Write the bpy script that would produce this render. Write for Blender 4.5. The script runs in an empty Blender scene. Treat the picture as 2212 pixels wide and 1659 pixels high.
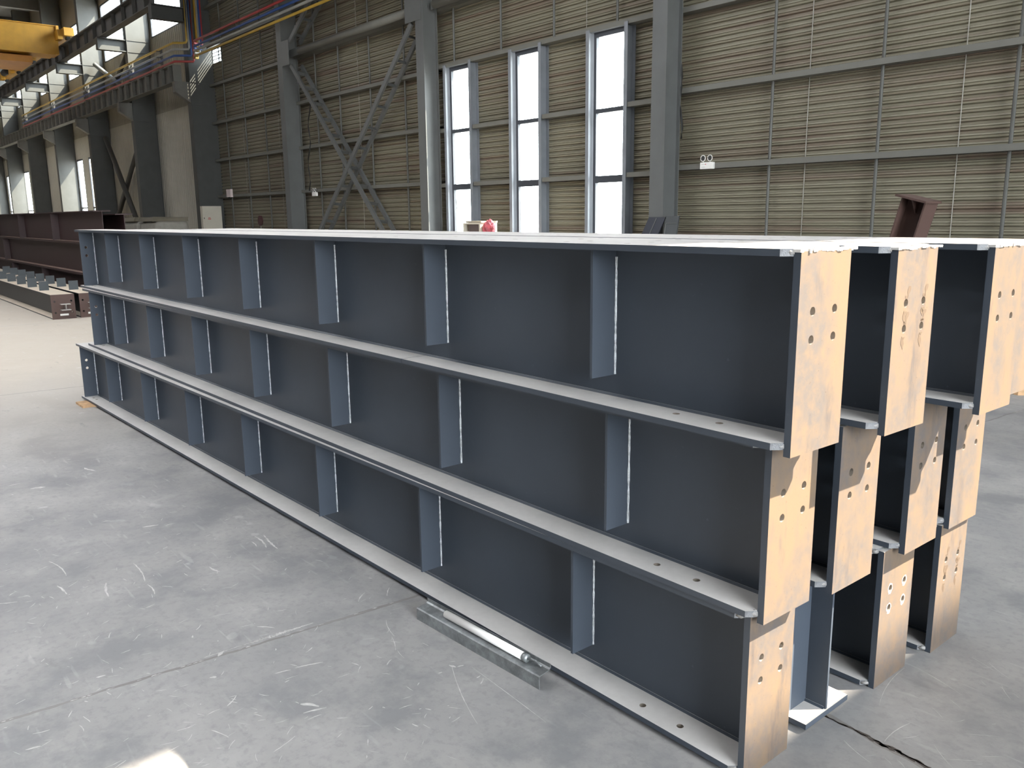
import bpy, bmesh, math, random
from mathutils import Vector, Matrix
random.seed(7)
C = bpy.data.collections.new('hall'); bpy.context.scene.collection.children.link(C)
scn = bpy.context.scene

# ------------------------------------------------------------------ camera numbers (metres, Z up)
IMW, IMH = 2212.0, 1659.0
CAM = Vector((1.1108, -1.8053, 1.5856)); FPX = 1819.42
YAW, PITCH, ROLL = 0.8813, -0.1984, -0.0112
_f = Vector((-math.sin(YAW)*math.cos(PITCH), math.cos(YAW)*math.cos(PITCH), math.sin(PITCH)))
_r0 = Vector((math.cos(YAW), math.sin(YAW), 0)); _u0 = _r0.cross(_f)
CR = math.cos(ROLL)*_r0 + math.sin(ROLL)*_u0
CU = -math.sin(ROLL)*_r0 + math.cos(ROLL)*_u0
def ray(u, v): return _f + CR*((u-IMW/2)/FPX) - CU*((v-IMH/2)/FPX)
def onY(u, v, Y):
    d = ray(u, v); return CAM + d*((Y-CAM.y)/d.y)
def onX(u, v, X):
    d = ray(u, v); return CAM + d*((X-CAM.x)/d.x)
def onZ(u, v, Z):
    d = ray(u, v); return CAM + d*((Z-CAM.z)/d.z)

# ------------------------------------------------------------------ materials
def nt(name):
    m = bpy.data.materials.new(name); m.use_nodes = True
    n = m.node_tree.nodes; n.clear()
    out = n.new('ShaderNodeOutputMaterial'); b = n.new('ShaderNodeBsdfPrincipled')
    m.node_tree.links.new(b.outputs[0], out.inputs[0])
    return m, m.node_tree, b, out
def N(t, kind, **kw):
    x = t.nodes.new(kind)
    for k, v in kw.items():
        if k in x.bl_rna.properties: setattr(x, k, v)
        else: x.inputs[k.replace('_', ' ')].default_value = v
    return x
def lk(t, a, b): t.links.new(a, b)
def ramp(t, fac, stops):
    r = t.nodes.new('ShaderNodeValToRGB'); cr = r.color_ramp
    while len(cr.elements) < len(stops): cr.elements.new(0.5)
    for e, (p, c) in zip(cr.elements, stops):
        e.position = p; e.color = (c, c, c, 1) if isinstance(c, (int, float)) else (*c, 1)
    lk(t, fac, r.inputs[0]); return r.outputs[0]
def mixc(t, fac, a, b, blend='MIX'):
    m = t.nodes.new('ShaderNodeMix'); m.data_type = 'RGBA'; m.blend_type = blend
    for s, v in ((0, fac), (6, a), (7, b)):
        if isinstance(v, bpy.types.NodeSocket): lk(t, v, m.inputs[s])
        elif s == 0: m.inputs[0].default_value = v
        else: m.inputs[s].default_value = (*v, 1)
    return m.outputs[2]
def mth(t, op, a, b=None, c=None, clamp=False):
    m = t.nodes.new('ShaderNodeMath'); m.operation = op; m.use_clamp = clamp
    for i, v in enumerate((a, b, c)):
        if v is None: continue
        if isinstance(v, bpy.types.NodeSocket): lk(t, v, m.inputs[i])
        else: m.inputs[i].default_value = v
    return m.outputs[0]
def mapping(t, src, scale=(1, 1, 1), rot=(0, 0, 0), loc=(0, 0, 0)):
    m = t.nodes.new('ShaderNodeMapping'); lk(t, src, m.inputs[0])
    m.inputs['Scale'].default_value = scale; m.inputs['Rotation'].default_value = rot; m.inputs['Location'].default_value = loc
    return m.outputs[0]
def coord(t, which='Object'): return t.nodes.new('ShaderNodeTexCoord').outputs[which]
def noise(t, vec, scale, detail=4.0, rough=0.55):
    n = t.nodes.new('ShaderNodeTexNoise'); lk(t, vec, n.inputs['Vector'])
    n.inputs['Scale'].default_value = scale; n.inputs['Detail'].default_value = detail; n.inputs['Roughness'].default_value = rough
    return n.outputs['Fac']
def bump(t, b, h, strength=0.2, dist=0.01):
    n = t.nodes.new('ShaderNodeBump'); n.inputs['Strength'].default_value = strength; n.inputs['Distance'].default_value = dist
    lk(t, h, n.inputs['Height']); lk(t, n.outputs[0], b.inputs['Normal'])

def simple(name, col, rough=0.5, metal=0.0, var=0.12, scale=3.0, spec=0.5, bumps=0.0):
    m, t, b, _ = nt(name)
    v = noise(t, coord(t), scale, 5)
    c = mixc(t, ramp(t, v, [(0.3, 0.0), (0.7, 1.0)]), tuple(x*(1-var) for x in col), tuple(min(1, x*(1+var)) for x in col))
    lk(t, c, b.inputs['Base Color'])
    b.inputs['Roughness'].default_value = rough; b.inputs['Metallic'].default_value = metal; b.inputs['Specular IOR Level'].default_value = spec
    if bumps: bump(t, b, noise(t, coord(t), scale*12, 3), bumps, 0.004)
    return m

def dusty_paint(name, col, dust, amount, rough=0.42, spec=0.5):
    """painted steel; dust lies on the faces that look up"""
    m, t, b, _ = nt(name)
    g = t.nodes.new('ShaderNodeNewGeometry')
    sx = t.nodes.new('ShaderNodeSeparateXYZ'); lk(t, g.outputs['Normal'], sx.inputs[0])
    up = ramp(t, sx.outputs['Z'], [(0.75, 0.0), (0.95, 1.0)])
    v = noise(t, coord(t), 2.2, 6); v2 = noise(t, coord(t), 40, 3)
    base = mixc(t, ramp(t, v, [(0.3, 0.0), (0.75, 1.0)]), tuple(x*0.9 for x in col), tuple(x*1.1 for x in col))
    base = mixc(t, ramp(t, v2, [(0.70, 0.0), (0.78, 0.5)]), base, tuple(min(1, x*1.5) for x in col))
    d = mth(t, 'MULTIPLY', up, mth(t, 'MULTIPLY_ADD', v, 0.5, amount-0.25, clamp=True), clamp=True)
    dcol = mixc(t, v2, tuple(x*0.92 for x in dust), tuple(x*1.06 for x in dust))
    lk(t, mixc(t, d, base, dcol), b.inputs['Base Color'])
    lk(t, mth(t, 'MULTIPLY_ADD', d, 0.3, rough), b.inputs['Roughness'])
    b.inputs['Specular IOR Level'].default_value = spec
    bump(t, b, noise(t, coord(t), 90, 2), 0.06, 0.002)
    return m

PAINT = dusty_paint('grey_blue_paint', (0.058, 0.070, 0.090), (0.66, 0.64, 0.62), 0.90, 0.40, 0.2)
EDGE = simple('flame_cut_edge', (0.16, 0.165, 0.175), 0.5, 0.2, 0.4, 30, bumps=0.3)
WELD = simple('weld_bead', (0.62, 0.66, 0.70), 0.3, 0.35, 0.45, 60, bumps=0.6)
DROSS = simple('scraped_bright_steel', (0.24, 0.235, 0.23), 0.45, 0.3, 0.4, 50, bumps=0.5)
HOLE = simple('hole_wall', (0.30, 0.26, 0.22), 0.6, 0.3)
RED = dusty_paint('red_oxide_paint', (0.022, 0.0065, 0.007), (0.30, 0.20, 0.16), 0.60, 0.6)
BROWNP = dusty_paint('rust_brown_primer', (0.075, 0.042, 0.035), (0.16, 0.12, 0.10), 0.2, 0.6)
FLOORBEAM = dusty_paint('dark_paint_cream_dust', (0.018, 0.019, 0.021), (0.60, 0.52, 0.42), 0.92, 0.5)
LUG = simple('lug_grey_paint', (0.045, 0.055, 0.063), 0.55)

def millscale():
    m, t, b, _ = nt('rusty_mill_scale')
    oi = t.nodes.new('ShaderNodeObjectInfo')
    off = t.nodes.new('ShaderNodeVectorMath'); off.operation = 'ADD'; lk(t, coord(t), off.inputs[0])
    cb = t.nodes.new('ShaderNodeCombineXYZ')
    r = mth(t, 'MULTIPLY', oi.outputs['Random'], 23.0); lk(t, r, cb.inputs[1]); lk(t, r, cb.inputs[2]); lk(t, cb.outputs[0], off.inputs[1])
    o = off.outputs[0]
    big = noise(t, mapping(t, o, (1, 1.6, 0.8)), 3.4, 4, 0.6)
    fine = noise(t, o, 26, 6, 0.7)
    speck = noise(t, o, 120, 3)
    c = mixc(t, ramp(t, big, [(0.42, 0.0), (0.52, 0.5), (0.64, 1.0)]), (0.108, 0.094, 0.088), (0.165, 0.116, 0.076))
    c = mixc(t, ramp(t, fine, [(0.42, 0.0), (0.68, 0.7)]), c, (0.170, 0.118, 0.076))
    c = mixc(t, ramp(t, noise(t, mapping(t, o, (1, 2, 0.5)), 5, 5, 0.7), [(0.55, 0.0), (0.68, 0.75)]), c, (0.074, 0.066, 0.068))
    c = mixc(t, ramp(t, speck, [(0.66, 0.0), (0.74, 0.6)]), c, (0.055, 0.036, 0.026))
    lk(t, c, b.inputs['Base Color']); b.inputs['Roughness'].default_value = 0.5; b.inputs['Metallic'].default_value = 0.12
    bump(t, b, fine, 0.05, 0.003)
    return m
MILL = millscale()

def concrete():
    m, t, b, _ = nt('worn_concrete_floor')
    o = coord(t)
    big = noise(t, o, 0.42, 6, 0.62); med = noise(t, o, 2.3, 6, 0.65); fine = noise(t, o, 30, 4, 0.7)
    c = mixc(t, ramp(t, big, [(0.36, 0.0), (0.64, 1.0)]), (0.292, 0.287, 0.290), (0.385, 0.375, 0.362))
    c = mixc(t, ramp(t, med, [(0.38, 0.8), (0.5, 0.0)]), c, (0.225, 0.225, 0.236))
    c = mixc(t, ramp(t, med, [(0.53, 0.0), (0.70, 0.7)]), c, (0.44, 0.43, 0.42))
    c = mixc(t, ramp(t, fine, [(0.35, 0.35), (0.5, 0.0)]), c, (0.21, 0.21, 0.215))
    # paler cream tone towards the far part of the hall
    sx = t.nodes.new('ShaderNodeSeparateXYZ'); lk(t, o, sx.inputs[0])
    far = ramp(t, mth(t, 'MULTIPLY_ADD', mth(t, 'ADD', sx.outputs['X'], mth(t, 'MULTIPLY', med, 3.0)), -0.1, -0.35, clamp=True), [(0.0, 0.0), (0.45, 0.85)])
    c = mixc(t, far, c, (0.56, 0.50, 0.425))
    # scuffs: stretched noise in four directions, broken up by a mask
    mask = noise(t, o, 0.9, 3, 0.6)
    for i, (ang, sc, lo, hi) in enumerate(((0.35, 3.2, 0.735, 0.77), (1.15, 2.6, 0.745, 0.78), (2.3, 3.8, 0.74, 0.77), (1.9, 6.0, 0.76, 0.79))):
        s = noise(t, mapping(t, o, (1.0, 9.0 if i < 3 else 3.0, 1), (0, 0, ang), (i*3.7, i*1.9, 0)), sc, 2, 0.45)
        f = mth(t, 'MULTIPLY', ramp(t, s, [(lo-0.06, 0.0), (hi-0.03, 0.30)]), ramp(t, mask, [(0.42, 0.15), (0.6, 1.0)]))
        c = mixc(t, f, c, (0.62, 0.61, 0.60))
    # splashes of white
    sp = noise(t, o, 7.5, 2, 0.4)
    c = mixc(t, mth(t, 'MULTIPLY', ramp(t, sp, [(0.70, 0.0), (0.735, 0.35)]), ramp(t, mask, [(0.45, 0.2), (0.6, 1.0)])), c, (0.70, 0.70, 0.70))
    dk = noise(t, mapping(t, o, (1, 2.4, 1), (0, 0, 0.5), (9, 4, 0)), 3.1, 3, 0.6)
    c = mixc(t, ramp(t, dk, [(0.66, 0.0), (0.76, 0.5)]), c, (0.16, 0.16, 0.165))
    # saw-cut joints, wandering a little, with dust packed in them
    wob = mth(t, 'MULTIPLY_ADD', noise(t, o, 3.0, 4, 0.7), 0.05, -0.025)
    def joint(expr, w):
        d = mth(t, 'ABSOLUTE', expr); return d
    jx = mth(t, 'ADD', mth(t, 'MULTIPLY_ADD', sx.outputs['Y'], -0.066, sx.outputs['X']), mth(t, 'ADD', wob, 1.731))
    px = mth(t, 'ABSOLUTE', mth(t, 'SUBTRACT', mth(t, 'MODULO', mth(t, 'ADD', jx, 303.0), 6.0), 3.0))
    jy = mth(t, 'ADD', mth(t, 'MULTIPLY_ADD', sx.outputs['X'], 0.10, sx.outputs['Y']), mth(t, 'ADD', wob, -0.505))
    py = mth(t, 'ABSOLUTE', mth(t, 'SUBTRACT', mth(t, 'MODULO', mth(t, 'ADD', jy, 255.53), 5.06), 2.53))
    wn = mth(t, 'MULTIPLY_ADD', noise(t, o, 5.0, 3, 0.6), 0.015, 0.000)
    for p in (px, py):
        edge = mth(t, 'LESS_THAN', mth(t, 'SUBTRACT', p, mth(t, 'MULTIPLY_ADD', noise(t, o, 1.6, 3, 0.6), 0.05, -0.0225)), 0.0)
        core = mth(t, 'LESS_THAN', p, wn)
        c = mixc(t, mth(t, 'MULTIPLY', edge, 0.7), c, (0.66, 0.65, 0.63))
        c = mixc(t, mth(t, 'MULTIPLY', core, 0.85), c, (0.20, 0.19, 0.18))
    lk(t, c, b.inputs['Base Color'])
    lk(t, ramp(t, med, [(0.3, 0.42), (0.7, 0.62)]), b.inputs['Roughness'])
    b.inputs['Specular IOR Level'].default_value = 0.35
    bump(t, b, fine, 0.08, 0.004)
    return m
CONC = concrete()

def cladding(name, col, rust, amt):
    m, t, b, _ = nt(name)
    o = coord(t)
    st = noise(t, mapping(t, o, (0.16, 1, 9)), 1.5, 3, 0.55)
    v = noise(t, o, 0.7, 4)
    c = mixc(t, ramp(t, v, [(0.3, 0.0), (0.7, 1.0)]), tuple(x*0.88 for x in col), tuple(x*1.08 for x in col))
    c = mixc(t, ramp(t, st, [(0.5, 0.0), (0.68, amt)]), c, rust)
    lk(t, c, b.inputs['Base Color']); b.inputs['Roughness'].default_value = 0.5
    return m
SHEET = cladding('beige_corrugated_sheet', (0.215, 0.198, 0.145), (0.150, 0.098, 0.074), 0.7)
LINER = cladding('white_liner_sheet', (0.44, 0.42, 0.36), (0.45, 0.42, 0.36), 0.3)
LINERUP = cladding('shaded_stained_beige_liner', (0.27, 0.25, 0.20), (0.30, 0.27, 0.22), 0.4)
STEEL = dusty_paint('building_steel_grey', (0.110, 0.115, 0.114), (0.30, 0.29, 0.26), 0.4, 0.5)
GIRT = dusty_paint('girt_grey', (0.140, 0.138, 0.122), (0.20, 0.19, 0.16), 0.4, 0.5)
HANG = simple('hanger_grey', (0.085, 0.086, 0.080), 0.5)
CRCOL = simple('crane_column_grey', (0.050, 0.052, 0.050), 0.6)
SAG = simple('sag_rod_zinc', (0.30, 0.29, 0.26), 0.5)
FRAME = simple('window_frame_dark', (0.045, 0.05, 0.062), 0.45)
JAMB = simple('jamb_channel_grey', (0.20, 0.215, 0.24), 0.38)
DARKST = simple('dark_girder', (0.055, 0.053, 0.050), 0.6, var=0.3, scale=1.2)
RUNWAY = simple('runway_girder_paint', (0.105, 0.10, 0.088), 0.6, var=0.2)
YELLOW = simple('crane_yellow', (0.42, 0.21, 0.012), 0.5)
BLACK = simple('black_rubber', (0.015, 0.015, 0.016), 0.6)
P_Y = simple('pipe_yellow', (0.42, 0.27, 0.04), 0.5); P_W = simple('pipe_white', (0.30, 0.30, 0.28), 0.5)
P_B = simple('pipe_blue', (0.025, 0.07, 0.24), 0.5); P_R = simple('pipe_red', (0.32, 0.04, 0.04), 0.5)
CREAM = simple('cream_enamel', (0.54, 0.50, 0.42), 0.45, var=0.04)
WHITE = simple('white_plastic', (0.80, 0.79, 0.76), 0.4, var=0.03)
TUBE = simple('white_tube_glass', (0.88, 0.87, 0.85), 0.25, var=0.02)
CHALK = simple('white_paint_and_scrape_marks', (0.55, 0.54, 0.53), 0.7, var=0.2, scale=25)
DRIP = simple('dried_drip_stain', (0.10, 0.07, 0.048), 0.6)
def galv():
    m, t, b, _ = nt('galvanised_zinc')
    v = t.nodes.new('ShaderNodeTexVoronoi'); lk(t, mapping(t, coord(t), (1, 1, 1)), v.inputs['Vector']); v.inputs['Scale'].default_value = 55
    n2 = noise(t, coord(t), 9, 5, 0.7)
    c = mixc(t, v.outputs['Color'], (0.26, 0.275, 0.285), (0.36, 0.38, 0.39))
    c = mixc(t, ramp(t, n2, [(0.40, 0.7), (0.56, 0.0)]), c, (0.15, 0.155, 0.16))
    lk(t, c, b.inputs['Base Color']); b.inputs['Metallic'].default_value = 0.55; b.inputs['Roughness'].default_value = 0.45
    return m
GALV = galv()
WOOD = simple('raw_timber', (0.48, 0.30, 0.16), 0.7, var=0.3, scale=12)
SACK = simple('off_white_woven_sack', (0.30, 0.285, 0.25), 0.8, var=0.12, scale=5, bumps=0.4)
CARD = simple('brown_card', (0.17, 0.15, 0.11), 0.8)
REDBAG = simple('red_plastic_bag', (0.42, 0.07, 0.09), 0.35, var=0.5, scale=16, bumps=0.8)
NAVY = simple('navy_painted_plate', (0.012, 0.016, 0.028), 0.4)
GPLATE = simple('dark_grey_plate', (0.05, 0.056, 0.06), 0.5)
CABIN = simple('cabinet_interior_brown', (0.075, 0.055, 0.05), 0.7)
REDINK = simple('red_ink', (0.45, 0.03, 0.03), 0.5); DINK = simple('dark_ink', (0.05, 0.04, 0.04), 0.5)
LENS = simple('lamp_lens', (0.06, 0.06, 0.06), 0.15)
OUTG = simple('yard_concrete', (0.42, 0.41, 0.39), 0.9)
def glass():
    m, t, b, out = nt('window_glass'); t.nodes.remove(b)
    a = t.nodes.new('ShaderNodeBsdfTransparent'); a.inputs[0].default_value = (0.95, 0.97, 0.97, 1)
    g = t.nodes.new('ShaderNodeBsdfGlossy'); g.inputs['Roughness'].default_value = 0.02
    lw = t.nodes.new('ShaderNodeLayerWeight')
    fr = mth(t, 'MULTIPLY_ADD', mth(t, 'POWER', lw.outputs['Facing'], 5.0), 0.9, 0.04)
    mx = t.nodes.new('ShaderNodeMixShader'); lk(t, fr, mx.inputs[0]); lk(t, a.outputs[0], mx.inputs[1]); lk(t, g.outputs[0], mx.inputs[2])
    lk(t, mx.outputs[0], out.inputs[0]); return m
GLASS = glass()
def emis(name, col, s):
    m, t, b, out = nt(name)
    b.inputs['Base Color'].default_value = (0.8, 0.8, 0.8, 1)
    b.inputs['Emission Color'].default_value = (*col, 1); b.inputs['Emission Strength'].default_value = s
    return m
FILLPANEL = emis('added_roof_glow_panel', (0.97, 0.98, 1.0), 10.5)  # glow of the unseen fill panels added under the roof

# ------------------------------------------------------------------ mesh building
class MB:
    def __init__(self): self.v = []; self.f = []; self.m = []
    def quad(self, pts, mi=0):
        n = len(self.v); self.v += [tuple(p) for p in pts]; self.f.append(tuple(range(n, n+len(pts)))); self.m.append(mi)
    def hexa(self, p, mi=0, mis=None):
        """p: 8 corners, bottom loop 0-3 (ccw from above) then top loop 4-7"""
        n = len(self.v); self.v += [tuple(q) for q in p]
        fs = [(3, 2, 1, 0), (4, 5, 6, 7), (0, 1, 5, 4), (1, 2, 6, 5), (2, 3, 7, 6), (3, 0, 4, 7)]
        for i, f in enumerate(fs):
            self.f.append(tuple(n+k for k in f)); self.m.append(mis[i] if mis else mi)
    def box(self, x0, x1, y0, y1, z0, z1, mi=0, mis=None):
        # faces: bottom, top, -y, +x, +y, -x
        self.hexa([(x0, y0, z0), (x1, y0, z0), (x1, y1, z0), (x0, y1, z0), (x0, y0, z1), (x1, y0, z1), (x1, y1, z1), (x0, y1, z1)], mi, mis)
    def bar(self, a, b, w, h, up=(0, 0, 1), mi=0):
        a = Vector(a); b = Vector(b); d = (b-a).normalized(); up = Vector(up)
        s = d.cross(up)
        if s.length < 1e-5: s = d.cross(Vector((1, 0, 0)))
        s.normalize(); u = s.cross(d)
        P = [p + s*sx*w/2 + u*sy*h/2 for sy in (-1, 1) for p, sx in ((a, -1), (b, -1), (b, 1), (a, 1))]
        n = len(self.v); self.v += [tuple(q) for q in P]
        for f in [(0, 1, 2, 3), (7, 6, 5, 4), (4, 5, 1, 0), (5, 6, 2, 1), (6, 7, 3, 2), (7, 4, 0, 3)]:
            self.f.append(tuple(n+k for k in f)); self.m.append(mi)
    def tube(self, pts, r, seg=10, mi=0, jit=0.0):
        pts = [Vector(p) for p in pts]; n0 = len(self.v)
        for i, p in enumerate(pts):
            d = (pts[min(i+1, len(pts)-1)] - pts[max(i-1, 0)]).normalized()
            s = d.cross(Vector((0, 0, 1)))
            if s.length < 1e-4: s = d.cross(Vector((1, 0, 0)))
            s.normalize(); u = s.cross(d)
            rr = (r[i] if isinstance(r, (list, tuple)) else r)*(1+random.uniform(-jit, jit))
            for k in range(seg):
                a = 2*math.pi*k/seg; self.v.append(tuple(p + s*math.cos(a)*rr + u*math.sin(a)*rr))
        for i in range(len(pts)-1):
            for k in range(seg):
                a = n0+i*seg+k; b2 = n0+i*seg+(k+1) % seg
                self.f.append((a, b2, b2+seg, a+seg)); self.m.append(mi)
        self.f.append(tuple(n0+k for k in range(seg))[::-1]); self.m.append(mi)
        e = n0+(len(pts)-1)*seg; self.f.append(tuple(e+k for k in range(seg))); self.m.append(mi)
    def prism(self, poly, fn, t0, t1, mi=0, sidemi=None):
        """poly in 2D, fn(a,b,t)->xyz"""
        n = len(self.v); k = len(poly)
        self.v += [tuple(fn(a, b, t0)) for a, b in poly] + [tuple(fn(a, b, t1)) for a, b in poly]
        self.f.append(tuple(range(n, n+k))); self.m.append(mi)
        self.f.append(tuple(range(n+k, n+2*k))[::-1]); self.m.append(mi)
        for i in range(k):
            j = (i+1) % k; self.f.append((n+j, n+i, n+k+i, n+k+j)); self.m.append(mi if sidemi is None else sidemi)
    def mesh(self, name, mats, smooth=False):
        me = bpy.data.meshes.new(name); me.from_pydata(self.v, [], self.f)
        for mt in mats: me.materials.append(mt)
        for p, i in zip(me.polygons, self.m): p.material_index = i
        bm = bmesh.new(); bm.from_mesh(me); bmesh.ops.recalc_face_normals(bm, faces=bm.faces); bm.to_mesh(me); bm.free()
        if smooth:
            for p in me.polygons: p.use_smooth = True
        return me
    def build(self, name, mats, parent=None, smooth=False):
        if not isinstance(mats, (list, tuple)): mats = [mats]
        o = bpy.data.objects.new(name, self.mesh(name, mats, smooth)); C.objects.link(o)
        if parent: o.parent = parent
        return o
def link_mesh(name, me, parent=None, loc=(0, 0, 0), rz=0):
    o = bpy.data.objects.new(name, me); C.objects.link(o); o.location = loc; o.rotation_euler = (0, 0, rz)
    if parent: o.parent = parent
    return o
def bevel(o, w=0.002, seg=1):
    md = o.modifiers.new('bevel', 'BEVEL'); md.width = w; md.segments = seg; md.limit_method = 'ANGLE'
    return o
def tag(o, label, cat, group=None):
    o['label'] = label; o['category'] = cat
    if group: o['group'] = group
    return o
def thing(name, label, cat, loc=(0, 0, 0), rz=0, group=None):
    o = bpy.data.objects.new(name, None); C.objects.link(o); o.location = loc; o.rotation_euler = (0, 0, rz)
    return tag(o, label, cat, group)
def struct(o): o['kind'] = 'structure'; return o
def sname(name, loc=(0, 0, 0)):
    o = bpy.data.objects.new(name, None); C.objects.link(o); o.location = loc; return struct(o)

def plate_mesh(name, outline, holes, thick, mats, side_mi=0, hole_r=0.011, face_mi=(0, 0), seg=16):
    """flat plate in the XY plane, z 0..thick, with round holes (real openings)"""
    bm = bmesh.new()
    def loop(pts): 
        vs = [bm.verts.new((x, y, 0)) for x, y in pts]
        return [bm.edges.new((vs[i], vs[(i+1) % len(vs)])) for i in range(len(vs))]
    es = loop(outline)
    hl = []
    for hx, hy in holes:
        hl.append(loop([(hx+hole_r*math.cos(2*math.pi*k/seg), hy+hole_r*math.sin(2*math.pi*k/seg)) for k in range(seg)]))
        es += hl[-1]
    bmesh.ops.triangle_fill(bm, use_beauty=True, use_dissolve=False, edges=es)
    # drop faces that filled a hole
    bad = []
    for f in bm.faces:
        c = f.calc_center_median()
        if any((c.x-hx)**2+(c.y-hy)**2 < (hole_r*0.98)**2 for hx, hy in holes): bad.append(f)
    bmesh.ops.delete(bm, geom=bad, context='FACES_ONLY')
    for f in bm.faces: f.material_index = face_mi[0]
    ret = bmesh.ops.extrude_face_region(bm, geom=list(bm.faces))
    tv = [g for g in ret['geom'] if isinstance(g, bmesh.types.BMVert)]
    bmesh.ops.translate(bm, vec=(0, 0, thick), verts=tv)
    top = {g for g in ret['geom'] if isinstance(g, bmesh.types.BMFace)}
    bmesh.ops.recalc_face_normals(bm, faces=bm.faces)
    bm.normal_update()
    for f in bm.faces:
        zs = [v.co.z for v in f.verts]
        if max(zs)-min(zs) > thick*0.5:
            c = f.calc_center_median()
            ish = any((c.x-hx)**2+(c.y-hy)**2 < (hole_r*1.2)**2 for hx, hy in holes)
            f.material_index = len(mats)-1 if ish else side_mi
        else: f.material_index = face_mi[1] if zs[0] > thick*0.5 else face_mi[0]
    me = bpy.data.meshes.new(name); bm.to_mesh(me); bm.free()
    for m in mats: me.materials.append(m)
    return me
def remap(me, fn):
    for v in me.vertices: v.co = Vector(fn(*v.co))
    me.update(); bm = bmesh.new(); bm.from_mesh(me); bmesh.ops.recalc_face_normals(bm, faces=bm.faces); bm.to_mesh(me); bm.free()
    return me

# ================================================================== THE STACK OF I-BEAMS
PW, FW, TF, TW, TP, GAP = 0.2256, 0.254, 0.018, 0.009, 0.020, 0.0178
def weld_line(mb, a, b, r, mi):
    a = Vector(a); b = Vector(b); n = max(6, int((b-a).length/0.012))
    mb.tube([a.lerp(b, i/n) for i in range(n+1)], r, 6, mi, 0.32)
def make_beam(label, loc, rz, L, h, st0, far_end, group, seam=None, extra_top=True, GAP=GAP, drilled=True, marks=None, off=0.013, hy=0.06, dross=False):
    t = thing('steel_beam', label, 'beam', loc, rz, group)
    n0, n1 = -TP, -0.040
    out = [(-L, -FW/2), (n1, -FW/2), (n0, -FW/2+0.024), (n0, FW/2-0.024), (n1, FW/2), (-L, FW/2)]
    # the plate flanges; the top one has small bolt holes near this end
    th = [(-x, s*y) for x in (0.60, 0.86, 1.24, 2.05) for s, y in ((-1, 0.052), (1, 0.052))] if extra_top else []
    def flange(name, holes, z, segs):
        outs = []
        if segs:
            x = segs
            outs = [([(-L, -FW/2), (x-0.0018, -FW/2), (x-0.0018, FW/2), (-L, FW/2)], [q for q in holes if q[0] < x]),
                    ([(x+0.0018, -FW/2)] + out[1:5] + [(x+0.0018, FW/2)], [q for q in holes if q[0] > x])]
        else: outs = [(out, holes)]
        bm = bmesh.new()
        for o_, h_ in outs:
            me = plate_mesh('tmp', o_, h_, TF, [PAINT, EDGE, HOLE], 0)
            bm.from_mesh(me); bpy.data.meshes.remove(me)
        if segs:
            me = bpy.data.meshes.new('tmp'); mb = MB(); mb.box(segs-0.0018, segs+0.0018, -FW/2+0.001, FW/2-0.001, 0.001, TF-0.003)
            me.from_pydata(mb.v, [], mb.f); bm.from_mesh(me); bpy.data.meshes.remove(me)
        me = bpy.data.meshes.new(name); bm.to_mesh(me); bm.free()
        for m in (PAINT, EDGE, HOLE): me.materials.append(m)
        # raw flame-cut end faces
        for p in me.polygons:
            if p.normal.x > 0.5 and p.center.x > -0.06: p.material_index = 1
        return link_mesh(name, me, t, (0, 0, z))
    flange('top_flange', th, h-TF, seam)
    bh = [(-x, s*hy) for x in (0.25, 0.40) for s in (-1, 1)] + [(-L+x, s*0.07) for x in (0.17, 0.26) for s in (-1, 1)]
    flange('bottom_flange', bh, 0, seam+0.05 if seam else None)
    mb = MB(); mb.box(-L+0.004, -TP, -TW/2, TW/2, TF, h-TF)
    for s in (-1, 1):                                   # fillet welds between web and flanges
        for z, dz in ((TF, 1), (h-TF, -1)):
            e = 0.007
            mb.hexa([(-L+0.01, s*TW/2, z), (-TP, s*TW/2, z), (-TP, s*(TW/2+e), z), (-L+0.01, s*(TW/2+e), z),
                     (-L+0.01, s*TW/2, z+dz*e), (-TP, s*TW/2, z+dz*e), (-TP, s*(TW/2+0.001), z+dz*e), (-L+0.01, s*(TW/2+0.001), z+dz*e)])
    mb.build('web', PAINT, t)
    # bolted end plate at the +x end
    pm = plate_mesh('end_plate', [(-PW/2, -GAP), (PW/2, -GAP), (PW/2, h-0.006), (-PW/2, h-0.006)],
                    [(s*0.050, z) for s in (-1, 1) for z in (0.272, 0.342)], TP, [MILL, PAINT, HOLE], 1, 0.0115, (1, 0))
    remap(pm, lambda a, b, c: (c-TP, a+off, b))
    ep = link_mesh('end_plate', pm, t); ep['label'] = 'bare rust-brown end plate with four bolt holes'
    mw = MB()
    for s in (-1, 1):                                   # lumpy weld returns at the flange tips
        for z in (TF/2, h-TF/2):
            c0 = Vector((-0.028, s*(PW/2+0.004)+off*(s < 0), z))
            mw.tube([c0+Vector((-0.012, s*0.008, 0)), c0, c0+Vector((0.008, -s*0.006, 0))], [0.006, 0.009, 0.006], 7, 0, 0.3)
    mw.build('weld_return', DROSS, t, True)
    if dross:
        dr = MB(); rr = random.Random(int(L*100)+int(loc[1]*100))
        y = -PW/2-0.004
        while y < PW/2+0.012:
            wdt = rr.uniform(.006, .02); dr.box(-0.021, rr.uniform(-.001, .0035), y+off, y+off+wdt, h-0.0075-rr.uniform(0, .004), h-rr.uniform(0.0005, .004)); y += wdt*rr.uniform(.9, 1.25)
        dr.build('cut_edge_dross', CHALK, t)['label'] = 'ragged pale cutting dross along the plate top'
    # stiffeners
    wid = FW/2-0.022
    sm = MB(); sm.box(-0.005, 0.005, -wid, -TW/2, 0.086, h-TF)
    for dx in (-0.0065, 0.0065):
        weld_line(sm, (dx, -TW/2-0.0015, 0.088), (dx, -TW/2-0.0015, h-TF-0.025), 0.0036, 1)
    m1 = sm.mesh('stiffener', [PAINT, WELD])
    m2 = m1.copy()
    for v in m2.vertices: v.co.y = -v.co.y
    m2.flip_normals()
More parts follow.
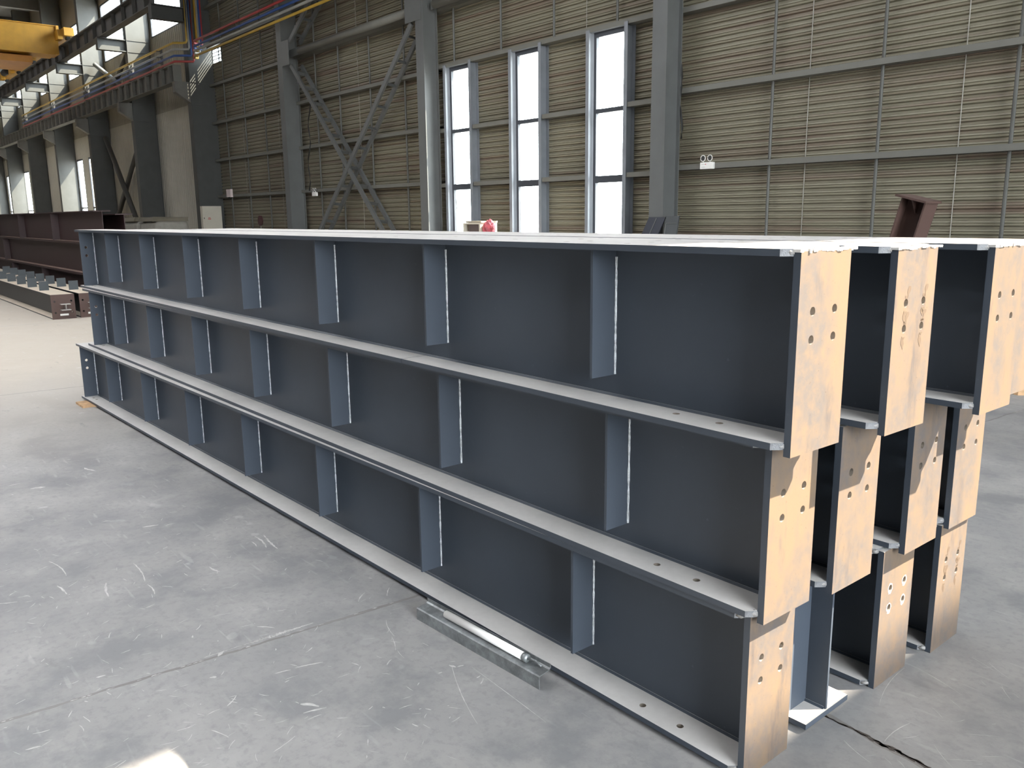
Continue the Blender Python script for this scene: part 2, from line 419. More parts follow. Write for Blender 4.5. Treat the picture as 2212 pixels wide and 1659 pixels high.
    for i in range(7):
        for m in (m1, m2): link_mesh('stiffener', m, t, (st0-0.9063*i, 0, 0))
    # full-height drilled stiffeners at the plate-less end
    for s in (-1, 1):
        pm = plate_mesh('end_stiffener', [(s*TW/2, TF), (s*(wid+0.012), TF), (s*(wid+0.012), h-TF), (s*TW/2, h-TF)],
                        [(s*0.072, 0.275), (s*0.072, 0.345)] if drilled else [], 0.012, [PAINT, PAINT, HOLE], 0, 0.0115)
        remap(pm, lambda a, b, c: (c-L+far_end, a, b))
        es = link_mesh('end_stiffener', pm, t)
        wl = MB(); weld_line(wl, (-L+far_end+0.0135, s*(TW/2+0.002), TF+0.01), (-L+far_end+0.0135, s*(TW/2+0.002), h-TF-0.01), 0.0045, 0)
        wl.build('weld_bead', WELD, es, True)
    t['plate'] = ''
    if marks:
        rr = random.Random(5); pm = MB()
        for sy in (-1, 1):
            for z in (0.272, 0.342):
                y = sy*0.050+off
                if marks == 'rings':
                    n = 22; a = [rr.uniform(.0125, .0135) for _ in range(n)]; b_ = [rr.uniform(.0140, .0185)*(1.25 if 14 < q < 19 else 1) for q in range(n)]
                    for q in range(n):
                        r_ = (q+1) % n; A = 2*math.pi*q/n; B = 2*math.pi*r_/n
                        pm.quad([(0.0006, y+a[q]*math.cos(A), z+a[q]*math.sin(A)), (0.0006, y+b_[q]*math.cos(A), z+b_[q]*math.sin(A)), (0.0006, y+b_[r_]*math.cos(B), z+b_[r_]*math.sin(B)), (0.0006, y+a[r_]*math.cos(B), z+a[r_]*math.sin(B))])
                else:
                    for k_ in range(3):
                        n = 7; z0 = z+0.045-0.025*k_; dy = 0.016-0.014*k_; L_ = rr.uniform(.035, .055)
                        for q in range(n):
                            f0, f1 = q/n, (q+1)/n; w0 = .005+.004*math.sin(f0*9+k_); w1 = .005+.004*math.sin(f1*9+k_)
                            if abs(z0-f0*L_-z) < 0.016 and abs(y+dy*(1-f0)-y) < 0.016: continue
                            pm.quad([(0.0005, y+dy*(1-f0)-w0, z0-f0*L_), (0.0005, y+dy*(1-f0)+w0, z0-f0*L_), (0.0005, y+dy*(1-f1)+w1, z0-f1*L_), (0.0005, y+dy*(1-f1)-w1, z0-f1*L_)])
        o = pm.build('paint_ring' if marks == 'rings' else 'drip_stain', CHALK if marks == 'rings' else DRIP, ep)
        o['label'] = 'white paint rings round the bolt holes' if marks == 'rings' else 'dark drip stains beside the bolt holes'
    del t['plate']
    return t
GRP = {3: 'grey beams in the top layer of the stack', 2: 'grey beams in the middle layer of the stack', 1: 'grey beams in the bottom layer of the stack'}
TIER = {3: dict(z=1.0043, h=0.4949, L=7.00, st=-0.693, fe=0.09, yaw=-0.0038),
        2: dict(z=0.5105, h=0.4930, L=6.77, st=-0.5825, fe=0.15, yaw=0.0059),
        1: dict(z=0.0178, h=0.4918, L=6.93, st=-0.697, fe=0.06, yaw=0.0151)}
BEAMS = [
 (3, 0.000, 0.1128, 'dark grey I-beam on the top layer, front one facing the open floor'),
 (3, 0.0398, 0.5065, 'dark grey I-beam on the top layer, second from the open floor, drip stains below its bolt holes'),
 (3, 0.0967, 0.9762, 'dark grey I-beam on the top layer, third from the open floor, its plate reaching furthest out'),
 (3, 0.040, 1.257, 'dark grey I-beam on the top layer, rearmost, its brightly sunlit plate cut by the photo edge'),
 (2, -0.0805, 0.1573, 'dark grey I-beam on the middle layer, front one facing the open floor'),
 (2, -0.0663, 0.4797, 'dark grey I-beam on the middle layer, second from the open floor'),
 (2, -0.0745, 0.9396, 'dark grey I-beam on the middle layer, third from the open floor'),
 (2, -0.0820, 1.2805, 'dark grey I-beam on the middle layer, rearmost, above the last bottom beam'),
 (1, -0.1197, 0.1547, 'dark grey I-beam on the bottom layer, front one beside the galvanised channel'),
 (1, -0.128, 0.503, 'dark grey I-beam on the bottom layer turned round, open end without an end plate'),
 (1, -0.1154, 0.8847, 'dark grey I-beam on the bottom layer, white paint rings round its bolt holes'),
 (1, -0.1002, 1.2668, 'dark grey I-beam on the bottom layer, rearmost, drip stains round its bolt holes'),
]
for k, (tier, x, y, lab) in enumerate(BEAMS):
    T = dict(TIER[tier]); ang = math.atan(T['yaw']); dz = (0, -0.006, -0.0125, -0.0135)[k % 4]; T['z'] += dz
    gap = GAP if tier > 1 else T['z']
    if k == 9:
        L = T['L']
        make_beam(lab, (x-L*math.cos(ang), y-L*math.sin(ang), T['z']), ang+math.pi, L, T['h'], -0.5, 0.075, GRP[tier], GAP=gap, drilled=False)
    else:
        off = 0.004 if tier == 1 else 0.014
        make_beam(lab, (x, y-off, T['z']), ang, T['L'], T['h'], T['st'], T['fe'], GRP[tier], seam=-1.80 if k in (0, 1) else None, GAP=gap, marks={1: 'drips', 10: 'rings', 11: 'drips'}.get(k), off=off, hy=(0, 0.077, 0.066, 0.052)[tier], dross=tier == 3)

# ------------------------------------------------------------------ things on the floor by the stack
th_ = thing('galvanised_channel', 'short galvanised steel channel offcut lying on the floor before the stack', 'channel', (-1.549, -0.119, 0), 0.0456)
prof = [(0, 0), (0, 0.046), (0.004, 0.050), (0.048, 0.055), (0.054, 0.060), (0.054, 0.074)]
mb = MB(); th = 0.0025; LEN = 0.703
for (a, b), (c, d) in zip(prof[:-1], prof[1:]):
    nx, nz = (d-b), -(c-a); ln = math.hypot(nx, nz); nx, nz = nx/ln*th, nz/ln*th
    mb.hexa([(0, a, b), (LEN, a, b), (LEN, a+nx, b+nz), (0, a+nx, b+nz), (0, c, d), (LEN, c, d), (LEN, c+nx, d+nz), (0, c+nx, d+nz)])
mb.build('channel_body', GALV, th_)
tb = thing('white_tube', 'white tube lying on top of the galvanised channel', 'tube', (0, 0, 0))
mb = MB(); a, b = Vector((-1.395, -0.0835, 0.0695)), Vector((-0.955, -0.0635, 0.0695))
mb.tube([a, b], 0.0145, 16); mb.build('tube_body', TUBE, tb, True)
d = (b-a).normalized()
mb = MB(); mb.tube([b, b+d*0.02], 0.015, 16); mb.build('end_cap', GALV, tb, True)
mb = MB(); mb.tube([b+d*0.02, b+d*0.05+Vector((0, 0.01, 0)), b+d*0.085+Vector((0, 0.003, -0.003))], 0.004, 8); mb.build('wire_pin', GALV, tb, True)
mb = MB(); mb.box(-6.90, -6.66, -0.165, 0.02, 0, 0.017); mb.box(-6.90, -6.80, -0.165, 0.0, 0.017, 0.0175)
tag(bevel(mb.build('timber_block', WOOD), 0.003), 'small raw timber block under the far end of the stack', 'wood block')
for i, (u, v, dx, dy, dz, rz, lab) in enumerate((
        (2183, 850, 0.16, 0.10, 0.06, 0.3, 'grey wood scrap on the floor behind the stack, next to the end plates'),
        (2197, 851, 0.18, 0.14, 0.10, -0.3, 'pale broken wood scrap on the floor behind the stack'),
        (2215, 846, 0.3, 0.08, 0.05, 0.9, 'long dark wood scrap at the edge of the scrap pieces'))):
    p = onZ(u, v, 0); mb = MB()
    n = 6; poly = [(dx*random.uniform(.75, 1)*math.cos(q*math.pi*2/n)/2, dy*random.uniform(.75, 1)*math.sin(q*math.pi*2/n)/2) for q in range(n)]
    mb.prism(poly, lambda a_, b_, t_: (a_, b_, t_), 0, dz)
    o = mb.build('wood_scrap', WOOD if i == 1 else CARD); o.location = (p.x, p.y, 0); o.rotation_euler = (0, 0, rz); tag(o, lab, 'wood', 'wood scraps behind the stack')

# ================================================================== LEFT BACKGROUND: beams on the floor
def ibeam(t, L, h, fw, tf, tw, mat, x1=0.0, y=0.0, z=0.0):
    """parts of an I-section lying along local -x from x1"""
    for nm, z0 in (('top_flange', z+h-tf), ('bottom_flange', z)):
        mb = MB(); mb.box(x1-L, x1, y-fw/2, y+fw/2, z0, z0+tf); mb.build(nm, mat, t)
    mb = MB(); mb.box(x1-L, x1, y-tw/2, y+tw/2, z+tf, z+h-tf); mb.build('web', mat, t)
RX = -15.7
reds = [(2.42+0.225-0.02, 1.145, 0.60, 'dark red I-beam on top of the red stack, nearest the camera'),
        (2.42+0.225-0.02, 0.545, 0.598, 'dark red I-beam in the middle of the red stack'),
        (2.42+0.225-0.02, 0.0, 0.543, 'dark red I-beam at the bottom of the red stack, behind the floor columns'),
        (3.02, 1.10, 0.585, 'dark red I-beam on top of the red stack, second row behind'),
        (3.02, 0.52, 0.578, 'dark red I-beam in the second row of the red stack, middle layer'),
        (3.02, 0.0, 0.518, 'dark red I-beam in the second row of the red stack, on the floor')]
for i, (y, z, h, lab) in enumerate(reds):
    y = {0: 2.425, 1: 2.425, 2: 2.425}.get(i, 2.80); t = thing('red_beam', lab, 'beam', (RX, y, z), 0, 'dark red beams in the far stack')
    ibeam(t, 16.0, h-0.002, 0.30, 0.02, 0.012, RED)
    for k in range(8):
        x = -(3.5+7.4*0) - 3.6*k if i == 0 else (-9.5-3.6*k if i == 1 else -5-3.6*k)
        if x < -15.8: break
        for s in (-1, 1):
            mb = MB(); mb.box(x-0.35, x, *sorted((s*0.006, s*0.146)), 0.02, h-0.022) if False else mb.box(x-0.006, x+0.006, *sorted((s*0.006, s*0.146)), 0.02, h-0.022)
            mb.build('stiffener', RED, t)
for i, (y, lab) in enumerate(((1.288, 'brown-ended column section on the floor with grey lugs, nearest the camera'),
                              (1.707, 'brown-ended column section on the floor, half hidden by the grey stack'))):
    t = thing('column_section', lab, 'column', (-14.08, y, 0), 0, 'column sections with lugs on the floor')
    ibeam(t, 11.0, 0.398, 0.338, 0.018, 0.012, FLOORBEAM, -0.022)
    pm = plate_mesh('end_plate', [(-0.175, 0), (0.175, 0), (0.175, 0.396), (-0.175, 0.396)],
                    [(sx*0.124, z) for sx in (-1, 1) for z in (0.105, 0.288)], 0.022, [BROWNP, BROWNP, BLACK], 0, 0.015)
    remap(pm, lambda a, b, c: (c-0.022, a, b)); link_mesh('end_plate', pm, t)['label'] = 'rust-brown primed end plate'
    sk = MB()
    sk.box(0, 0.11, -0.05, 0.09, 0.238, 0.248); sk.box(0, 0.11, -0.05, 0.09, 0.146, 0.156); sk.box(0, 0.11, 0.016, 0.024, 0.156, 0.238)
    sk.build('shear_key', simple('shear_key_grey', (0.42, 0.40, 0.38), 0.5), t)
    sk = MB(); sk.box(0.0, 0.002, -0.06, 0.065, 0.055, 0.085); sk.build('paper_tag', WHITE, t)['label'] = 'white paper tag'
    for k in range(8):
        x = -1.10-0.98*k if i == 0 else -0.90-0.9*k
        sk = MB(); sk.box(x-0.006, x+0.006, -0.118, 0.03, 0.398, 0.553); sk.box(x-0.11, x-0.006, -0.05, -0.038, 0.398, 0.54)
        sk.build('lug', LUG, t)
# bulk bags by the wall column
for i, (u0, u1, v0, v1, lab) in enumerate(((266, 306, 469, 500, 'off-white bulk sack with brown card on top, beside the red stack'),
                                           (303, 347, 469, 500, 'off-white bulk sack with brown card on top, next to the white wall panel'))):
    a = onY(u0, v0, 6.4); b = onY(u1, v0, 6.4); top = 1.50
    t = thing('bulk_sack', lab, 'sack', ((a.x+b.x)/2, 6.8, 0), 0, 'bulk sacks behind the stacks')
    w = (b.x-a.x)*0.40
    mb = MB(); mb.box(-w, w, -0.5, 0.5, 0, top); o = mb.build('sack_body', SACK, t); bevel(o, 0.14, 4)
    mb = MB(); mb.hexa([(-w*0.96, -0.56, top+0.005), (w*0.8, -0.54, top+0.005), (w*0.9, 0.5, top+0.005), (-w, 0.5, top+0.005),
                        (-w*0.9, -0.5, top+0.10), (w*0.6, -0.45, top+0.14), (w*0.9, 0.5, top+0.12), (-w, 0.5, top+0.08)]); mb.build('card_lid', CARD, t)

# ================================================================== BUILDING
YS, YG, YCOL = 8.84, 8.66, 8.30        # sheet, girt front, column front
XB = [-7.635, -13.965, -20.475, -26.61]                # columns on the corrugated wall
XF = [-32.65, -38.9, -45.2, -51.5, -57.8, -64.1, -70.4]  # columns of the crane hall
fl = MB(); fl.box(-80, 16, -15, 9.2, -0.3, 0); struct(fl.build('floor', CONC))
rnd = random.Random(11)
def sliver(mb, x, y, ang, ln, wd, z=0.0006):
    n = max(4, int(ln/0.012)); a = []; b = []
    bend = rnd.uniform(-0.25, 0.25)
    for i in range(n+1):
        f = i/n; env = math.sin(math.pi*min(1, max(0, f*0.94+0.03)))**0.5
        cx = (f-0.5)*ln; cy = bend*ln*(f-0.5)**2
        w1 = wd*0.5*env*rnd.uniform(0.25, 1.0); w2 = wd*0.5*env*rnd.uniform(0.25, 1.0)
        for L_, yy in ((a, cy+w1), (b, cy-w2)):
            L_.append((x+cx*math.cos(ang)-yy*math.sin(ang), y+cx*math.sin(ang)+yy*math.cos(ang), z))
    for i in range(n): mb.quad([b[i], b[i+1], a[i+1], a[i]])
mk = MB()
def mark(u0, v0, u1, v1, wd):
    p = onZ(u0, v0, 0); q = onZ(u1, v1, 0); sliver(mk, (p.x+q.x)/2, (p.y+q.y)/2, math.atan2(q.y-p.y, q.x-p.x), (q-p).length, wd)
for m_ in ((308, 1139, 342, 1134, .022), (358, 1135, 375, 1131, .012), (555, 1158, 580, 1182, .014), (568, 1156, 598, 1186, .016), (545, 1170, 556, 1180, .008), (293, 1216, 318, 1255, .010), (322, 1262, 338, 1283, .008),
           (226, 1260, 232, 1290, .014), (125, 1265, 146, 1283, .012), (450, 1225, 472, 1236, .016), (352, 1186, 362, 1181, .012), (112, 1211, 150, 1242, .008), (208, 1464, 228, 1459, .012), (593, 1455, 628, 1447, .010),
           (760, 1432, 776, 1437, .006), (834, 1437, 845, 1424, .007), (492, 1526, 512, 1503, .007), (66, 1056, 98, 1052, .04), (180, 1011, 205, 1018, .03), (55, 1620, 88, 1612, .012), (453, 1464, 468, 1463, .015),
           (988, 1441, 1002, 1437, .012), (970, 1437, 985, 1442, .016), (1045, 1465, 1039, 1478, .006), (947, 1455, 955, 1452, .010), (1030, 1465, 1038, 1460, .010), (970, 1438, 1025, 1565, .004), (1020, 1441, 1180, 1560, .003),
           (830, 1340, 848, 1375, .004), (848, 1375, 857, 1405, .004), (857, 1405, 872, 1422, .003), (650, 1520, 690, 1525, .02), (655, 1540, 705, 1528, .012), (470, 1418, 484, 1406, .02),
           (1905, 1600, 1960, 1560, .004), (1820, 1600, 1880, 1650, .003), (1890, 1520, 1945, 1440, .002), (1960, 1430, 2080, 1500, .002), (2100, 1420, 2150, 1450, .002)):
    mark(*m_)
for seg in range(26):                                  # white filler standing in the saw-cut joint
    u0 = 440+9*seg; v0 = 1421-(u0-440)*0.318
    mark(u0, v0, u0+12, v0-3.9, 0.006+0.022*math.exp(-((u0-590)/48.0)**2))
for seg in range(30):
    u0 = 2+rnd.uniform(0, 860); v0 = 1561-u0*0.3055
    mark(u0, v0, u0+10, v0-3, rnd.uniform(.002, .009))
for k_ in range(420):
    u = rnd.uniform(0, 1000); v = rnd.uniform(930, 1655); p = onZ(u, v, 0)
    if p.y > -0.06-0.0 or (p.x > -1.6 and p.y > -0.16): continue
    big = rnd.random() < 0.08
    sliver(mk, p.x, p.y, rnd.choice((0.4, 1.2, 2.0, 2.6))+rnd.uniform(-.35, .35), rnd.uniform(.006, .05)*(2.2 if big else 1), rnd.uniform(.0015, .006)*(1.8 if big else 1))
for k_ in range(60):
    u = rnd.uniform(1720, 2212); v = rnd.uniform(1380, 1655); p = onZ(u, v, 0)
    if p.x < 0.05 and p.y < 1.5: continue
    sliver(mk, p.x, p.y, rnd.choice((0.9, 2.4))+rnd.uniform(-.3, .3), rnd.uniform(.01, .12), rnd.uniform(.001, .002))
ck = MB()
for q in range(40):
    x = -0.16+q*0.021; y = 0.505-0.10*x+0.012*math.sin(x*9)+rnd.uniform(-.004, .004)
    sliver(ck, x, y, -0.1+rnd.uniform(-.2, .2), 0.05, rnd.uniform(.006, .017)*(1.0+0.6*math.exp(-((x-0.12)/0.1)**2)), 0.0005)
ck_o = ck.build('floor_crack', simple('dirt_in_the_crack', (0.085, 0.07, 0.062), 0.9), bpy.data.objects['floor']); ck_o['label'] = 'dirty crack running out from under the stack'
mk_o = mk.build('scrape_marks', CHALK, bpy.data.objects['floor']); mk_o['kind'] = 'stuff'; mk_o['label'] = 'white scrapes and paint spots on the concrete'
fl = MB(); fl.box(-90, 120, -80, 90, -0.5, -0.31); struct(fl.build('ground', OUTG))

def corr(mb, x0, x1, z0, z1, y=YS, pitch=0.1, dep=0.034):
    """horizontal trapezoid ribs: wide pale land, narrow groove"""
    prof = [(0.0, 0.0), (0.020, -0.003), (0.027, 0.009), (0.034, -0.003), (0.052, 0.0), (0.062, dep), (0.088, dep), (0.1, 0.0)]
    pts = []; z = math.floor(z0/pitch)*pitch
    while z < z1:
        for dz, dy in prof[:-1]:
            if z0 < z+dz < z1: pts.append((z+dz, dy))
        z += pitch
    pts = [(z0, 0)] + pts + [(z1, 0)]
    for (za, da), (zb, db) in zip(pts[:-1], pts[1:]):
        mb.quad([(x0, y+da, za), (x1, y+da, za), (x1, y+db, zb), (x0, y+db, zb)])
    mb.box(x0, x1, y+0.06, y+0.10, z0, z1)
WZ0, WZ1 = 0.95, 4.53
WIN = [(-13.56, -12.83), (-11.47, -10.76), (-9.43, -8.69)]
w = MB(); edges = [-26.95] ; 
corr(w, -25.75, -13.965, 0, 8.65); corr(w, -26.95, -25.75, 0, 6.35); corr(w, -26.95, -25.75, 6.95, 8.65)
xs = [-13.965] + [q for ab in WIN for q in (ab[0]-0.13, ab[1])] + [-7.635]
for i in range(0, len(xs), 2): corr(w, xs[i], xs[i+1], 0, WZ1)
for a, b in WIN: corr(w, a-0.13, b, 0, WZ0)
corr(w, -13.965, -7.635, WZ1, 8.65)
corr(w, -7.635, 16.0, 0, 8.65)
struct(w.build('wall_right', SHEET))
# crane hall part: white liner below, stained liner above coloured darker for the shade line, clerestory, low windows
LOWW = [(-45.0, -43.85), (-42.8, -42.15), (-58.1, -56.4), (-63.6, -62.4)]
def vribs(mb, x0, x1, z0, z1, y, pitch=0.19):
    x = x0
    while x < x1-1e-4:
        xe = min(x+pitch, x1); a = x+(xe-x)*0.72; b = x+(xe-x)*0.80
        mb.quad([(x, y, z0), (a, y, z0), (a, y, z1), (x, y, z1)]); mb.quad([(a, y, z0), (b, y+0.02, z0), (b, y+0.02, z1), (a, y, z1)])
        mb.quad([(b, y+0.02, z0), (xe, y, z0), (xe, y, z1), (b, y+0.02, z1)]); x = xe
    mb.box(x0, x1, y+0.06, y+0.10, z0, z1)
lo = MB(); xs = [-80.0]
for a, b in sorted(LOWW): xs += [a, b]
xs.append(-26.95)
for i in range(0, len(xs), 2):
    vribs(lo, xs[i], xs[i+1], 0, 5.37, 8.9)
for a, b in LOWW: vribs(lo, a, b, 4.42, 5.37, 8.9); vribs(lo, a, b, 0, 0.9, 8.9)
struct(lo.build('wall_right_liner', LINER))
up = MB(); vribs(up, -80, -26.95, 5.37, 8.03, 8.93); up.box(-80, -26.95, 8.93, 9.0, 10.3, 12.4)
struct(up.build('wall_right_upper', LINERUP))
o = MB(); o.box(-80.3, -80, -15, 9.2, 0, 12.4); struct(o.build('wall_far', LINERUP))
o = MB(); o.box(-80, 16, -15.3, -15, 0, 12.4); struct(o.build('wall_left', simple('dim_grey_wall', (0.045, 0.045, 0.043), 0.7)))  # unseen wall, put in dark to keep light off the beam webs
o = MB(); o.box(16, 16.2, -15, -8.5, 0, 8.7); o.box(16, 16.2, 2.5, 9.2, 0, 8.7); struct(o.build('wall_unseen_end', simple('dim_grey_end_wall', (0.10, 0.10, 0.095), 0.7)))  # unseen end wall, its opening shaped to steer sky light onto the stack
# roof: near bay set low to suit the sunbeam, crane hall higher; one clear rooflight lets the sun in, added panels glow
RZ = 8.7
SKX0, SKX1, SKY0, SKY1 = 3.84, 5.03, 4.2, 7.95
DX = 16
ro = MB()
ro.box(-26.95, SKX0, -15, 9.2, RZ, RZ+0.15); ro.box(SKX1, DX, -15, 9.2, RZ, RZ+0.15)
ro.box(SKX0, SKX1, -15, SKY0, RZ, RZ+0.15); ro.box(SKX0, SKX1, SKY1, 9.2, RZ, RZ+0.15)
ro.box(-80, -26.95, -15, 9.2, 12.4, 12.55); ro.box(-27.1, -26.95, -15, 9.2, RZ, 12.4)
for x in range(-78, -28, 6): ro.box(x-0.15, x+0.15, -15, 8.9, 11.7, 12.4)
for x in range(-18, 16, 6): ro.box(x-0.12, x+0.12, -15, 8.6, 8.35, 8.7)
struct(ro.build('ceiling', simple('roof_underside', (0.085, 0.083, 0.078), 0.7)))
k = 30
for x, y0, y1 in ((7.5, -6, 1.5), (-4.5, -6, 4), (-10.5, -6.5, 4), (-16.5, -12, 0), (-22.5, -13, -3), (-40, -13, 2), (-52, -13, 2)):
    z = RZ if x > -26 else 12.4; hw = {7.5: 0.9, -4.5: 0.6, -10.5: 1.0, -16.5: 0.9, -22.5: 0.4, -40: 1.0}.get(x, 0.6)
    o = MB(); o.box(x-hw, x+hw, y0, y1, z-0.03, z-0.01); struct(o.build('window_%d' % k, FILLPANEL)); k += 1  # added emissive roof fill, no windows here; brightens floor and beams
# wall girts and hangers
TR = [0]
def trim(mb, mat):
    TR[0] += 1; return struct(mb.build('trim_%d' % TR[0], mat))
def girt(x0, x1, ztop, hgt=0.075):
    mb = MB(); mb.box(x0, x1, YG, YG+0.004, ztop-hgt, ztop); mb.box(x0, x1, YG+0.004, YS-0.005, ztop-0.004, ztop); mb.box(x0, x1, YG+0.004, YS-0.005, ztop-hgt, ztop-hgt+0.004)
    trim(mb, GIRT)
for x0, x1 in ((-26.4, -20.475), (-20.475, -13.965), (-7.635, 16.0)):
    for z in (1.16, 2.30, 3.42, 4.56, 5.70, 6.85, 8.0): girt(x0, x1, z)
girt(-13.965, -7.635, 4.60)
for z in (5.70, 6.85, 8.0): girt(-13.965, -7.635, z)
gx = [-13.965, -13.60, -12.72, -11.56, -10.66, -9.50, -8.60, -7.635]
for z in (1.16, 2.24, 3.34):
    for i in range(0, 8, 2): girt(gx[i], gx[i+1], z)
for x in (-4.41, -2.86, -5.97, -1.3, 0.3, 1.9, -22.6, -24.0, -25.45, -18.19, -16.73, -15.26, -19.4):
    mb = MB(); mb.tube([(x, YG+0.09, 0.0), (x, YG+0.09, 8.6)], 0.022, 10); trim(mb, HANG)
for x in (-11.9, -10.43, -8.92, -13.4):
    mb = MB(); mb.tube([(x, YG+0.09, 4.6), (x, YG+0.09, 8.6)], 0.022, 10); trim(mb, HANG)
for x in (-5.46, -3.46, 0.6, -9.7, -24.4, -17.4, -21.9):
    mb = MB(); mb.tube([(x, YS-0.012, 0.0 if not -13.9 < x < -7.7 else 4.6), (x, YS-0.012, 8.6)], 0.006, 6); trim(mb, SAG)

# the three tall windows
for i, (a, b) in enumerate(WIN):
    wd = sname('window_%d' % (i+1)); y0, y1 = YS-0.105, YS-0.045
    mb = MB(); f = 0.060
    mb.box(a, a+f, y0, y1, WZ0, WZ1); mb.box(b-f, b, y0, y1, WZ0, WZ1); mb.box(a+f, b-f, y0, y1, WZ1-0.09, WZ1); mb.box(a+f, b-f, y0, y1, WZ0, WZ0+0.05)
    mb.box(a+f, b-f, y0, y1, 3.235, 3.305); mb.box(a+f, b-f, y0, y1, 2.10, 2.215)
    mb.build('window_frame', FRAME, wd)
    mb = MB(); mb.box(a+f, b-f, YS-0.078, YS-0.072, WZ0+0.05, WZ1-0.09); mb.build('glass_pane', GLASS, wd)
    for xj, s in ((a-0.03, 1), (b+0.03, -1)):           # C-channel jambs, back to the opening
        mb = MB(); mb.box(*sorted((xj, xj+s*0.006)), YG-0.02, YS-0.004, 0, 4.56)
        mb.box(*sorted((xj, xj-s*0.07)), YG-0.02, YG-0.014, 0, 4.56); mb.box(*sorted((xj, xj-s*(0.16 if s > 0 else 0.07))), YS-0.012, YS-0.006, 0, 4.56)
        mb.build('jamb_channel', JAMB, wd)
    mb = MB(); mb.box(a-0.03, b+0.03, YG+0.01, YS-0.06, WZ1-0.012, WZ1-0.004); mb.build('head_flashing', JAMB, wd)
    if i == 0:
        mb = MB(); p0 = onY(985, 430, YG+0.05); p1 = onY(993, 500, YG+0.05); mb.tube([p0, p1, p1+(p1-p0)*0.6], 0.006, 8); mb.build('stay_rod', FRAME, wd)
wd = sname('window_4'); mb = MB()
for x in (-26.0,): mb.box(x-0.02, x+0.02, 8.86, 8.90, 6.35, 6.95)
for zz in (6.45, 6.55, 6.65, 6.75, 6.85): mb.box(-26.9, -25.8, 8.86, 8.89, zz, zz+0.02)
mb.build('louvre_frame', FRAME, wd)
mb = MB(); mb.box(-26.9, -25.75, 8.905, 8.91, 6.35, 6.95); mb.build('glass_pane', GLASS, wd)
for i, (a, b) in enumerate(LOWW):
    wd = sname('window_%d' % (i+5)); mb = MB(); f = 0.05
    mb.box(a, a+f, 8.90, 8.95, 0.9, 4.42); mb.box(b-f, b, 8.90, 8.95, 0.9, 4.42); mb.box(a, b, 8.90, 8.95, 4.35, 4.42); mb.box(a, b, 8.90, 8.95, 2.1, 2.16); mb.box(a, b, 8.90, 8.95, 0.9, 0.96)
    mb.build('window_frame', FRAME, wd)
    mb = MB(); mb.box(a+f, b-f, 8.92, 8.926, 0.96, 4.35); mb.build('glass_pane', GLASS, wd)
bays = [-26.61] + XF
for i in range(len(bays)-1):
    a, b = bays[i+1]+0.25, bays[i]-0.95; wd = sname('window_%d' % (i+10)); mb = MB()
    mb.box(a, a+0.06, 8.94, 8.99, 8.03, 10.3); mb.box(b-0.06, b, 8.94, 8.99, 8.03, 10.3); mb.box(a, b, 8.94, 8.99, 8.03, 8.09); mb.box(a, b, 8.94, 8.99, 10.24, 10.3)
    mb.build('window_frame', FRAME, wd)
    mb = MB(); mb.box(a+0.06, b-0.06, 8.96, 8.966, 8.09, 10.24); mb.build('glass_pane', GLASS, wd)
    mb = MB(); mb.box(b, bays[i]+0.25, 8.93, 9.0, 8.03, 10.3); o = mb.build('infill_panel', LINERUP, wd)

# columns
def column(x, yf, depth, fw, H, label, crane=False):
    t = thing('column', label, 'column', (x, yf, 0), 0, 'steel columns along the wall')
    tf = 0.02; STEEL = CRCOL if crane else globals()['STEEL']
    mb = MB(); mb.box(-fw/2, fw/2, 0, tf, 0, H); mb.build('front_flange', STEEL, t)
    mb = MB(); mb.box(-fw/2, fw/2, depth-tf, depth, 0, H); mb.build('rear_flange', STEEL, t)
    mb = MB()
    if crane: mb.box(-fw/2+0.015, fw/2-0.015, tf, depth-tf, 0, H)
    else: mb.box(-0.006+fw*0.28, 0.006+fw*0.28, tf, depth-tf, 0, H)
    mb.build('web', STEEL, t)
    if crane:
        ya, yb = 7.62-yf, 0.0       # tapered corbel carrying the lower runway girder
        mb = MB(); mb.prism([(ya, 5.42), (ya, 5.735), (yb, 5.735), (yb, 5.12)], lambda a, b, c: (c, a, b), -fw*0.38, fw*0.38); mb.build('corbel', RUNWAY, t)
        mb = MB(); ya = 7.10-yf
        mb.box(-fw*0.4, fw*0.4, ya, yb, 7.50, 7.53); mb.box(-fw*0.4, fw*0.4, ya, yb, 7.885, 7.915); mb.box(-0.01, 0.01, ya, yb, 7.53, 7.885); mb.box(-fw*0.4, fw*0.4, ya, ya+0.03, 7.53, 7.885)
        mb.build('bracket', STEEL, t)
        mb = MB()
        for z in (5.1, 5.75, 7.5, 7.9): mb.box(-fw/2-0.004, fw/2+0.004, tf, depth-tf, z-0.012, z+0.012)
        mb.build('stiffener_plates', STEEL, t)
    return t
column(XB[0], YCOL, 0.35, 0.28, 8.65, 'grey H-column immediately right of the three tall windows')
column(XB[1], YCOL, 0.35, 0.28, 8.65, 'grey H-column immediately left of the three tall windows')
column(XB[2], YCOL, 0.44, 0.28, 8.65, 'grey H-column at the left end of the lattice cross brace')
column(XB[3], 8.07, 0.80, 0.33, 12.3, 'dark box-like column with coloured pipes running down its side', True)
ordn = ['first', 'second', 'third', 'fourth', 'fifth', 'sixth', 'seventh']
for i, x in enumerate(XF): column(x, 8.07, 0.80, 0.33, 12.3, 'grey crane-hall column, %s beyond the coloured pipes' % ordn[i], True)

